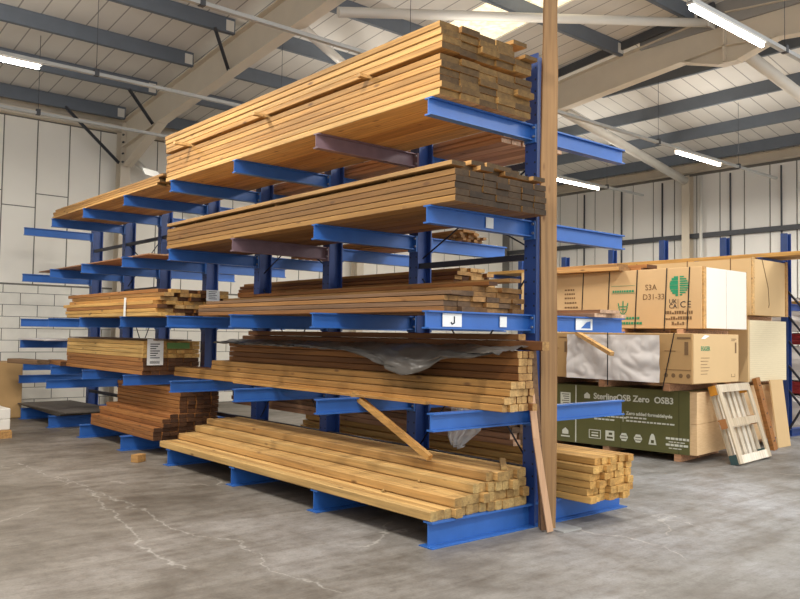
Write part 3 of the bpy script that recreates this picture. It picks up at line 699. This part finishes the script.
# green pack on the floor
t = thing('board_pack', 'olive green wrapped pack of wood boards on the floor, white printed lettering', 'board pack', (4.157, .852, 0), .118)
bearers(t, .0, .1, (.25, 1.25, 2.2))
one('lower_sheets', t, M['osb'], 0, 1.22, 0, 2.44, .1, .485); one('upper_sheets', t, M['osb'], 0, 1.22, 0, 2.44, .49, .885)
b = NEW(); bx(b, -.008, 0, .09, 2.5, .095, .89); bx(b, -.008, .8, .12, 2.5, .887, .895); wrap = obj('olive_wrap', b, M['olive'], t)
b = NEW(); bx(b, -.010, -.008, .22, .235, .1, .885); bx(b, -.010, -.008, 1.02, 1.03, .1, .885); clusters('fold_line', b, M['olive_dark'], wrap)
b = NEW(); bx(b, -.012, -.009, 1.697, 1.712, .1, .89); obj('white_strap', b, M['white_ink'], t)
K_ = M['white_ink']; X_ = -.011
txt('lettering', 'SterlingOSB Zero  OSB3', .112, (X_, 1.43, .72), wrap, K_, bold=.0032)
b = NEW()   # little house mark left of the lettering
v = [b.verts.new((X_, 1.53+a, .717+c)) for a, c in ((-.045,0),(.045,0),(.045,.05),(0,.085),(-.045,.05))]; b.faces.new(v); obj('house_mark', b, K_, wrap)
txt('small_print', 'Zero added formaldehyde', .06, (X_, .95, .54), wrap, K_, bold=.002)
b = NEW()
for y0_, w_, z_ in ((.95,.26,.495), (.95,.62,.45), (1.42,.36,.535), (1.42,.46,.485), (1.42,.3,.44)):
    y = y0_
    while y > y0_-w_:
        d_ = random.uniform(.03,.06); bx(b, X_, X_+.002, y-d_, y, z_, z_+.02); y -= d_+.012
bx(b, X_, X_+.002, .99, .996, .44, .58)
# symbol row
bx(b, X_, X_+.002, 1.32, 1.5, .29, .3); bx(b, X_, X_+.002, 1.32, 1.5, .18, .19); bx(b, X_, X_+.002, 1.49, 1.5, .18, .3); bx(b, X_, X_+.002, 1.32, 1.33, .18, .3); bx(b, X_, X_+.002, 1.36, 1.46, .21, .23); bx(b, X_, X_+.002, 1.36, 1.46, .25, .265)
bx(b, X_, X_+.002, 1.12, 1.25, .175, .305)
for yc in (.98, .78):
    v = [b.verts.new((X_, yc+.06*math.cos(PI*k/3), .24+.06*math.sin(PI*k/3))) for k in range(6)]; b.faces.new(v)
v = [b.verts.new((X_, .58+a, .18+c)) for a, c in ((-.055,0),(.055,0),(.03,.11),(.012,.14),(-.012,.14),(-.03,.11))]; b.faces.new(v)
for y0_, w_, z_ in ((.4,.28,.27), (.4,.3,.19), (.36,.2,.235), (.36,.16,.155)):
    y = y0_
    while y > y0_-w_:
        d_ = random.uniform(.03,.06); bx(b, X_, X_+.002, y-d_, y, z_, z_+.028 if z_ in (.27,.19) else z_+.012); y -= d_+.01
bx(b, X_, X_+.002, 1.79, 1.95, .56, .78)
v = [b.verts.new((X_, 1.87+a, .2+c)) for a, c in ((-.05,0),(.05,0),(.05,.05),(0,.09),(-.05,.05))]; b.faces.new(v); bx(b, X_, X_+.002, 1.8, 1.94, .16, .18)
clusters('print', b, K_, wrap)
b = NEW()
for k in range(6): bx(b, X_-.001, X_, 1.81, 1.93-.02*(k%3), .75-.03*k, .76-.03*k)
for yc in (1.185,): bx(b, X_-.001, X_, 1.14, 1.23, .2, .225); bx(b, X_-.001, X_, 1.15, 1.2, .25, .28)
for yc in (.98, .78): bx(b, X_-.001, X_, yc-.04, yc+.04, .215, .225); bx(b, X_-.001, X_, yc-.04, yc+.04, .25, .26)
bx(b, X_-.001, X_, .56, .6, .2, .24)
clusters('print_detail', b, M['olive_dark'], wrap)

# middle row: cartons with white film window
t = thing('board_pack', 'brown carton pack with white plastic sheeting, resting on the olive green pack', 'board pack', (3.9, .77, .897), .02)
bearers(t, 0, .095, (.35, 1.3, 2.2))
one('carton', t, M['carton'], 0, 1.22, 0, 2.44, .1, .725, bevel=.006)
b = NEW(); g = random.Random(9); n, m_ = 72, 34; gr = []
for i in range(n+1):
    y = .42+1.42*i/n; r_ = []
    for j in range(m_+1):
        z = .1+.6*j/m_
        sag = ((y-.42) % .74)/.74; q = Vector((y*2.2+z*1.1, z*2.4-sag*.8, 3.1)); x = -.022-.05*abs(mnoise.noise(q))-.02*abs(mnoise.noise(q*2.7))
        r_.append(b.verts.new((x, y, z)))
    gr.append(r_)
for i in range(n):
    for j in range(m_): b.faces.new((gr[i][j], gr[i+1][j], gr[i+1][j+1], gr[i][j+1])).smooth = True
obj('white_sheeting', b, M['white_film'], t)
for y0_, y1_ in ((2.12, 2.06), (1.16, 1.16), (.36, .2)):
    b = NEW(); bar(b, (-.068, y0_, .03), (-.068, y1_, .73), .014, .004, up=(-1,0,0)); obj('black_strap', b, M['black_strap'], t)
b = NEW()
for y in (.35, .25, .15, .05):
    v = [b.verts.new((-.002, y+.028*math.cos(PI*k/5), .2+.028*math.sin(PI*k/5))) for k in range(10)]; b.faces.new(v)
bx(b, -.003, -.001, .05, .1, .46, .62); bx(b, -.003, -.001, .02, .2, .655, .68); bx(b, -.003, -.001, .22, .37, .5, .508); bx(b, -.003, -.001, .02, .38, .27, .275)
bx(b, -.003, -.001, 1.87, 1.91, .45, .6); bx(b, -.003, -.001, 1.87, 2.0, .65, .665); bx(b, -.003, -.001, 2.0, 2.2, .5, .506)
clusters('print', b, M['brown_ink'], t)
b = NEW(); bx(b, .02, 1.2, -.006, -.002, .11, .72); pan = obj('end_panel', b, M['carton_light'], t)
b = NEW(); bx(b, 1.1, 1.14, -.008, -.006, .48, .62)
for k in range(6): bx(b, .2, .42-.03*(k%3), -.008, -.006, .42-.04*k, .426-.04*k)
bx(b, 1.0, 1.14, -.008, -.006, .66, .668); bx(b, 1.0, 1.1, -.008, -.006, .64, .647); bx(b, 1.0, 1.1, -.008, -.006, .17, .176); bx(b, 1.0, 1.006, -.008, -.006, .17, .21); bx(b, 1.094, 1.1, -.008, -.006, .17, .21)
clusters('print', b, M['brown_ink'], pan)
txt('green_lettering', 'EGGER', .075, (.2, -.0085, .515), pan, M['green_ink'], face='end', bold=.001)
b = NEW(); v = [b.verts.new((x, -.009, z)) for x, z in ((.2,.66), (.3,.71), (.42,.7), (.3,.66))]; b.faces.new(v); obj('torn_label', b, M['paper'], pan)
b = NEW(); bar(b, (3.840, 2.450, 1.614), (3.500, 1.646, 1.348), .06, .05)
o = obj('loose_batten', b, SIDE['fencetop']); tag(o, 'pale batten poking out across the white sheeting of the carton pack', 'batten')

# top row: strapped tan pack with green marks
t = thing('board_pack', 'tan strapped pack with green globe mark, topmost in the front row', 'board pack', (4.5, .98, 1.624), .01)
bearers(t, 0, .06, (.3, 1.2, 2.2))
one('carton', t, M['carton_tan'], 0, 1.22, 0, 2.75, .065, .875, bevel=.005)
for y in (.16, .49, .94, 1.39, 1.84):
    b = NEW(); bar(b, (-.004, y+.04, .03), (-.004, y, .878), .013, .005, up=(-1,0,0)); obj('black_strap', b, M['black_strap'], t)
G_ = M['green_ink']
b = NEW(); cy_, cz_, R_ = .315, .64, .135     # striped globe: left half solid with bars, right half stripes
for k in range(9):
    z0_, z1_ = cz_-R_+k*2*R_/9, cz_-R_+(k+.62)*2*R_/9; zm = (z0_+z1_)/2; hw = math.sqrt(max(0, R_**2-(zm-cz_)**2))
    bx(b, -.004, -.002, cy_-hw, cy_-.012, z0_, z1_); bx(b, -.004, -.002, cy_+.012, cy_+hw, z0_-.008, z1_+.008 if k % 2 else z1_)
obj('globe_mark', b, G_, t)
txt('mark', 'UK', .085, (-.003, .46, .4), t, M['ink']); txt('mark', 'CA', .085, (-.003, .46, .335), t, M['ink']); txt('mark', 'C', .12, (-.003, .3, .345), t, M['ink']); txt('mark', 'E', .12, (-.003, .2, .345), t, M['ink'])
b = NEW(); bx(b, -.004, -.002, .325, .33, .33, .46)
for z_, w_ in ((.26,.38), (.185,.36), (.115,.18)):
    y = .33+w_/2
    while y > .33-w_/2: d_ = random.uniform(.02,.035); bx(b, -.004, -.002, y-d_, y, z_, z_+.042 if random.random() < .7 else z_+.02); y -= d_+.009
for z_ in (.62,.56,.5,.43,.36,.29):
    y = 2.18
    while y > 2.18-random.uniform(.15,.32): d_ = random.uniform(.02,.04); bx(b, -.004, -.002, y-d_, y, z_, z_+.025); y -= d_+.014
clusters('print', b, M['brown_ink'], t)
txt('scribble', 'S3A', .11, (-.003, .82, .59), t, M['brown_ink']); txt('scribble', 'D31-33', .11, (-.003, .86, .46), t, M['brown_ink'])
b = NEW()
y = 1.34
while y > .99: d_ = random.uniform(.02,.035); bx(b, -.004, -.002, y-d_, y, .57, .6); y -= d_+.01
bx(b, -.004, -.002, .98, 1.36, .66, .664); bx(b, -.004, -.002, .98, 1.36, .555, .559)
for k, (a, c) in enumerate(((-.07,.42), (.0,.45), (.07,.42))): bar(b, (-.003, 1.17+a, .38), (-.003, 1.17+a*1.1, c), .016, .003, up=(-1,0,0))
for p, q in (((-.07,.37),(.07,.37)), ((-.07,.37),(-.05,.3)), ((.07,.37),(.05,.3)), ((-.05,.3),(0,.25)), ((.05,.3),(0,.25)), ((-.04,.33),(.04,.33)), ((0,.37),(0,.27))): bar(b, (-.003, 1.17+p[0], p[1]), (-.003, 1.17+q[0], q[1]), .012, .003, up=(-1,0,0))
for z_ in (.19, .12):
    y = 1.2
    while y > .9: d_ = random.uniform(.025,.04); bx(b, -.004, -.002, y-d_, y, z_, z_+.035); y -= d_+.01
clusters('green_print', b, G_, t)
b = NEW(); bx(b, .1, .62, -.02, -.002, .075, .87); bx(b, .635, 1.2, -.02, -.002, .075, .87); clusters('white_end_board', b, M['white_board'], t, .005)
b = NEW(); bx(b, 0.02, .09, -.022, -.002, .07, .875); bx(b, 1.2, 1.22, -.022, -.002, .07, .875); clusters('edge_batten', b, SIDE['fencetop'], t)

# back row
t = thing('board_pack', 'pale ribbed-ended pack in the back row, below the tan one', 'board pack', (6.0, 1.1, .9), 0)
bearers(t, 0, .05, (.3, 1.3, 2.2)); one('sheets', t, M['mdf'], .06, 1.22, 0, 2.44, .055, .94); one('front_sheet', t, M['carton_light'], 0, .055, 0, 2.44, .055, .94)
t = thing('board_pack', 'tall tan pack in the back row, under the long timber shelf', 'board pack', (6.3, 1.2, 1.845), 0)
bearers(t, 0, .07, (.3, 1.3, 2.2, 3.3)); one('carton', t, M['carton_light'], 0, 1.22, 0, 4.4, .075, .91, bevel=.004)
b = NEW()
for p, q in zip(((.35,.93),(.45,.72),(.55,.5),(.58,.25)), ((.45,.72),(.55,.5),(.58,.25),(.56,.2))): bar(b, (p[0], -.003, p[1]), (q[0], -.003, q[1]), .012, .004, up=(0,-1,0))
obj('dark_scratch', b, M['brown_ink'], t)
b = NEW(); bx(b, -.006, 0, 1.0, 1.012, .08, .93); bx(b, -.006, 0, 1.9, 1.912, .08, .93); bx(b, -.006, 0, .3, .312, .08, .93); clusters('joint_line', b, M['brown_ink'], t)
b = NEW(); bx(b, 0.02, .1, -.012, -.001, .08, .93); bx(b, 1.12, 1.2, -.012, -.001, .08, .93); clusters('edge_batten', b, SIDE['fencetop'], t)
# support under the back row
t = thing('board_pack', 'pale boards at floor level behind the leaning white pallet', 'board pack', (6.0, 1.15, 0), 0)
bearers(t, 0, .1, (.3, 1.3, 2.2)); one('sheets', t, M['osb'], 0, 1.22, 0, 2.44, .105, .895)

# loose dark boards lying on the front row top pack
for k, (x, y, z, w, ln, a) in enumerate(((4.52, 2.15, 2.5, .3, 1.5, .06), (4.86, 2.0, 2.5, .3, 1.6, -.02), (4.55, 2.2, 2.552, .28, 1.4, .03), (4.9, 1.95, 2.552, .26, 1.5, .0))):
    plank('loose_plank', 'browned' if k % 2 else 'board', w, .05, ln, x, y, z, '%s lying on top of the tan strapped pack' % ['pale lower plank at the front edge,', 'brown lower plank behind the pale one,', 'pale upper plank overhanging the front,', 'brown upper plank at the back,'][k], 'planks on the tan strapped pack', rz=a)

# rear rack with long timber over the back row
XR = 8.05
t = thing('cantilever_rack', 'blue rack behind the sheet packs carrying long timber at the right', 'storage rack', (XR, 0, 0))
for y, h in ((7.1, 3.2), (5.93, 3.2), (4.79, 3.27), (3.68, 3.37), (2.5, 3.32), (1.46, 3.3)):
    b = NEW(); ibeam(b, (0,y,0), (0,y,h), .11, .14, .01, .012, up=(1,0,0)); obj('column', b, M['blue_shaded'], t)
    b = NEW(); ibeam(b, (-.07, y, 2.805), (-.95, y, 2.805), .07, .075); obj('arm', b, M['blue_shaded'], t)
    b = NEW(); ibeam(b, (-.4, y, .06), (.9, y, .06), .1, .12); obj('base_beam', b, M['blue_shaded'], t)
    b = NEW(); ibeam(b, (.07, y, 2.1), (.9, y, 2.1), .07, .11); obj('arm', b, M['blue_shaded'], t)
for za in (.75, 1.15, 1.55, 1.95, 2.35):
    b = NEW(); bar(b, (-.02, 1.42, za), (-.02, .6, za-1.0), .03, .03); obj('brace_bar', b, M['rod'], t)
b = NEW(); bar(b, (-.05, 1.42, .1), (-.05, .6, 1.5), .03, .03); obj('brace_bar', b, M['rod'], t)
for k, (x, w) in enumerate(((7.26, .16), (7.43, .16), (7.6, .16), (7.77, .16))):
    plank('long_timber', 'lowrail', w, .065, 8.2, x, -.9+.05*k, 2.846, '%s long timber from the front on the rack above the sheet packs' % ordn[k], 'long timbers above the sheet packs')
plank('long_timber', 'lowrail', .14, .06, 3.0, 8.6, -.9, 2.157, 'short timber on the far side of the rack at the right edge', None)

# wrapped goods at the right edge
for k, (x, y, z, c) in enumerate(((9.75, 2.3, .0, 'white_film'), (9.8, 2.3, .62, 'red'), (9.75, 2.3, .86, 'white_film'), (9.8, 2.3, 1.48, 'red'), (9.75, 2.3, 1.72, 'white_film'))):
    if 'red' not in M: M['red'] = plain('red_film', (150, 44, 48), .4)
    h = .22 if c == 'red' else .6
    t = thing('wrapped_bale', '%s wrapped bale %s in the pile at the right edge' % ('red' if c == 'red' else 'white', ['at the bottom', 'just above the bottom one', 'in the middle', 'just below the top one', 'on the top'][k]), 'bale', (x, y, z))
    b = NEW(); bx(b, -.55, .55, -1.4, .55, .005, h); bmesh.ops.subdivide_edges(b, edges=b.edges[:], cuts=5, use_grid_fill=True)
    g = random.Random(k)
    for v in b.verts:
        if .02 < v.co.z: v.co += Vector((g.uniform(-.025,.025), g.uniform(-.025,.025), -g.uniform(0,.03)))
    obj('wrapping', b, M[c], t)
    if c != 'red':
        b = NEW(); bx(b, -.57, .57, -1.44, -1.41, h*.4, h*.48); obj('band', b, M['red'], t)

# whitewashed pallet leaning on the green pack
def pallet():
    Wd, Hh = 1.04, 1.0
    t = thing('slatted_pallet', 'whitewashed slatted pallet leaning upright against the board packs', 'pallet')
    for nm, x in (('stile', 0), ('stile', Wd-.1)):
        one(nm, t, M['pallet_white'], x, x+.1, -.022, 0, 0, Hh)
    for z in (.0, .46, Hh-.1):
        one('rail', t, M['pallet_white'], .1, Wd-.1, -.022, 0, z, z+.1)
    for k in range(7):
        one('slat', t, M['pallet_white'], .05+k*.155, .14+k*.155, .1, .122, 0, Hh)
    for z, m in ((.0, 'green_dark'), (.45, 'block_brown'), (Hh-.12, 'block_orange')):
        for x in (0, Wd-.1):
            if m not in M: M[m] = plain(m, {'green_dark': (58,84,84), 'block_brown': (176,120,70), 'block_orange': (206,140,40)}[m], .7)
            o = one('block', t, M[m], x, x+.1, .0, .1, z, z+.12); o['label'] = {'green_dark': 'dark green block', 'block_brown': 'brown block', 'block_orange': 'orange block'}[m]
    one('backing_rail', t, M['pallet_white'], 0, Wd, .085, .1, .45, .55)
    return t
t = pallet(); t.location = (4.45, .46, 0.02); t.rotation_euler = (-.3, 0, .09)
b = NEW(); bx(b, -.07, .07, -.03, .03, 0, 1.04)
o = obj('slotted_plank', b, SIDE['browned'], loc=(6.28, .86, .0), bevel=.003); o.rotation_euler = (-.2, -.12, .1); tag(o, 'orange-brown plank leaning just right of the white pallet', 'plank')
b = NEW()
for k in range(5): bx(b, -.02, .02, -.034, -.03, .12+k*.2, .135+k*.2)
obj('slot', b, M['ink'], o)
b = NEW(); bx(b, -.2, .2, -.01, .01, 0, .98); o = obj('sheet_offcut', b, M['carton_light'], loc=(6.75, .93, .0)); o.rotation_euler = (-.12, 0, .0); tag(o, 'tan sheet leaning behind the orange-brown plank', 'sheet')

# ------------------------------------------------------------------ left edge: carton and white blocks on a pallet
t = thing('cardboard_box', 'large brown cardboard box standing by the back wall at the left edge', 'box', (-1.72, 10.62, 0), 0)
one('carton', t, M['carton'], -.62, .62, 0, .8, .004, .97, bevel=.01)
b = NEW(); bx(b, -.05, .05, -.004, 0, .1, .96); obj('tape', b, M['carton_light'], t)
b = NEW(); bx(b, .05, .12, -.004, 0, .4, .43); bx(b, .05, .1, -.004, 0, .52, .55); obj('print', b, M['ink'], t)
t = thing('small_pallet', 'small wooden pallet under the white blocks at the left edge', 'pallet', (-2.45, 7.9, 0))
for y in (.0, .35, .7): one('bearer', t, SIDE['board'], -.5, .5, y, y+.09, .0, .09)
for k in range(5): one('deck_slat', t, SIDE['board'], -.5+k*.21, -.35+k*.21, 0, .79, .092, .115)
for lv in range(3):
    for c in range(2 if lv < 2 else 1):
        b = NEW(); bx(b, -.2, .2, -.34, .34, 0, .15); o = obj('white_block', b, M['white_board'], bevel=.01, loc=(-2.17-.43*c-(.2 if lv == 2 else 0), 8.27, .117+lv*.152))
        tag(o, '%s block, %s of the white stack on the small pallet' % (['right-hand', 'left-hand'][c], ['bottom layer', 'middle layer', 'top layer'][lv]), 'block', 'white blocks on the small pallet')

# ------------------------------------------------------------------ daylight from the open loading side behind the camera, and view
w = bpy.data.worlds.new('world'); SC.world = w; w.use_nodes = True
bg = w.node_tree.nodes['Background']; nt = w.node_tree
tc = nt.nodes.new('ShaderNodeTexCoord'); dp = nt.nodes.new('ShaderNodeVectorMath'); dp.operation = 'DOT_PRODUCT'; dp.inputs[1].default_value = Vector((.35, -1, .15)).normalized()
nt.links.new(tc.outputs['Generated'], dp.inputs[0])
mr = nt.nodes.new('ShaderNodeMapRange'); mr.inputs[1].default_value = -.5; mr.inputs[2].default_value = .9; mr.inputs[3].default_value = .35; mr.inputs[4].default_value = 1.75
nt.links.new(dp.outputs['Value'], mr.inputs[0]); nt.links.new(mr.outputs[0], bg.inputs[1]); bg.inputs[0].default_value = (.97, .98, 1.0, 1)
vs = SC.view_settings; SC.display_settings.display_device = 'sRGB'
vs.view_transform = 'Standard'; vs.look = 'None'; vs.exposure = 0; vs.gamma = 1; vs.use_curve_mapping = False
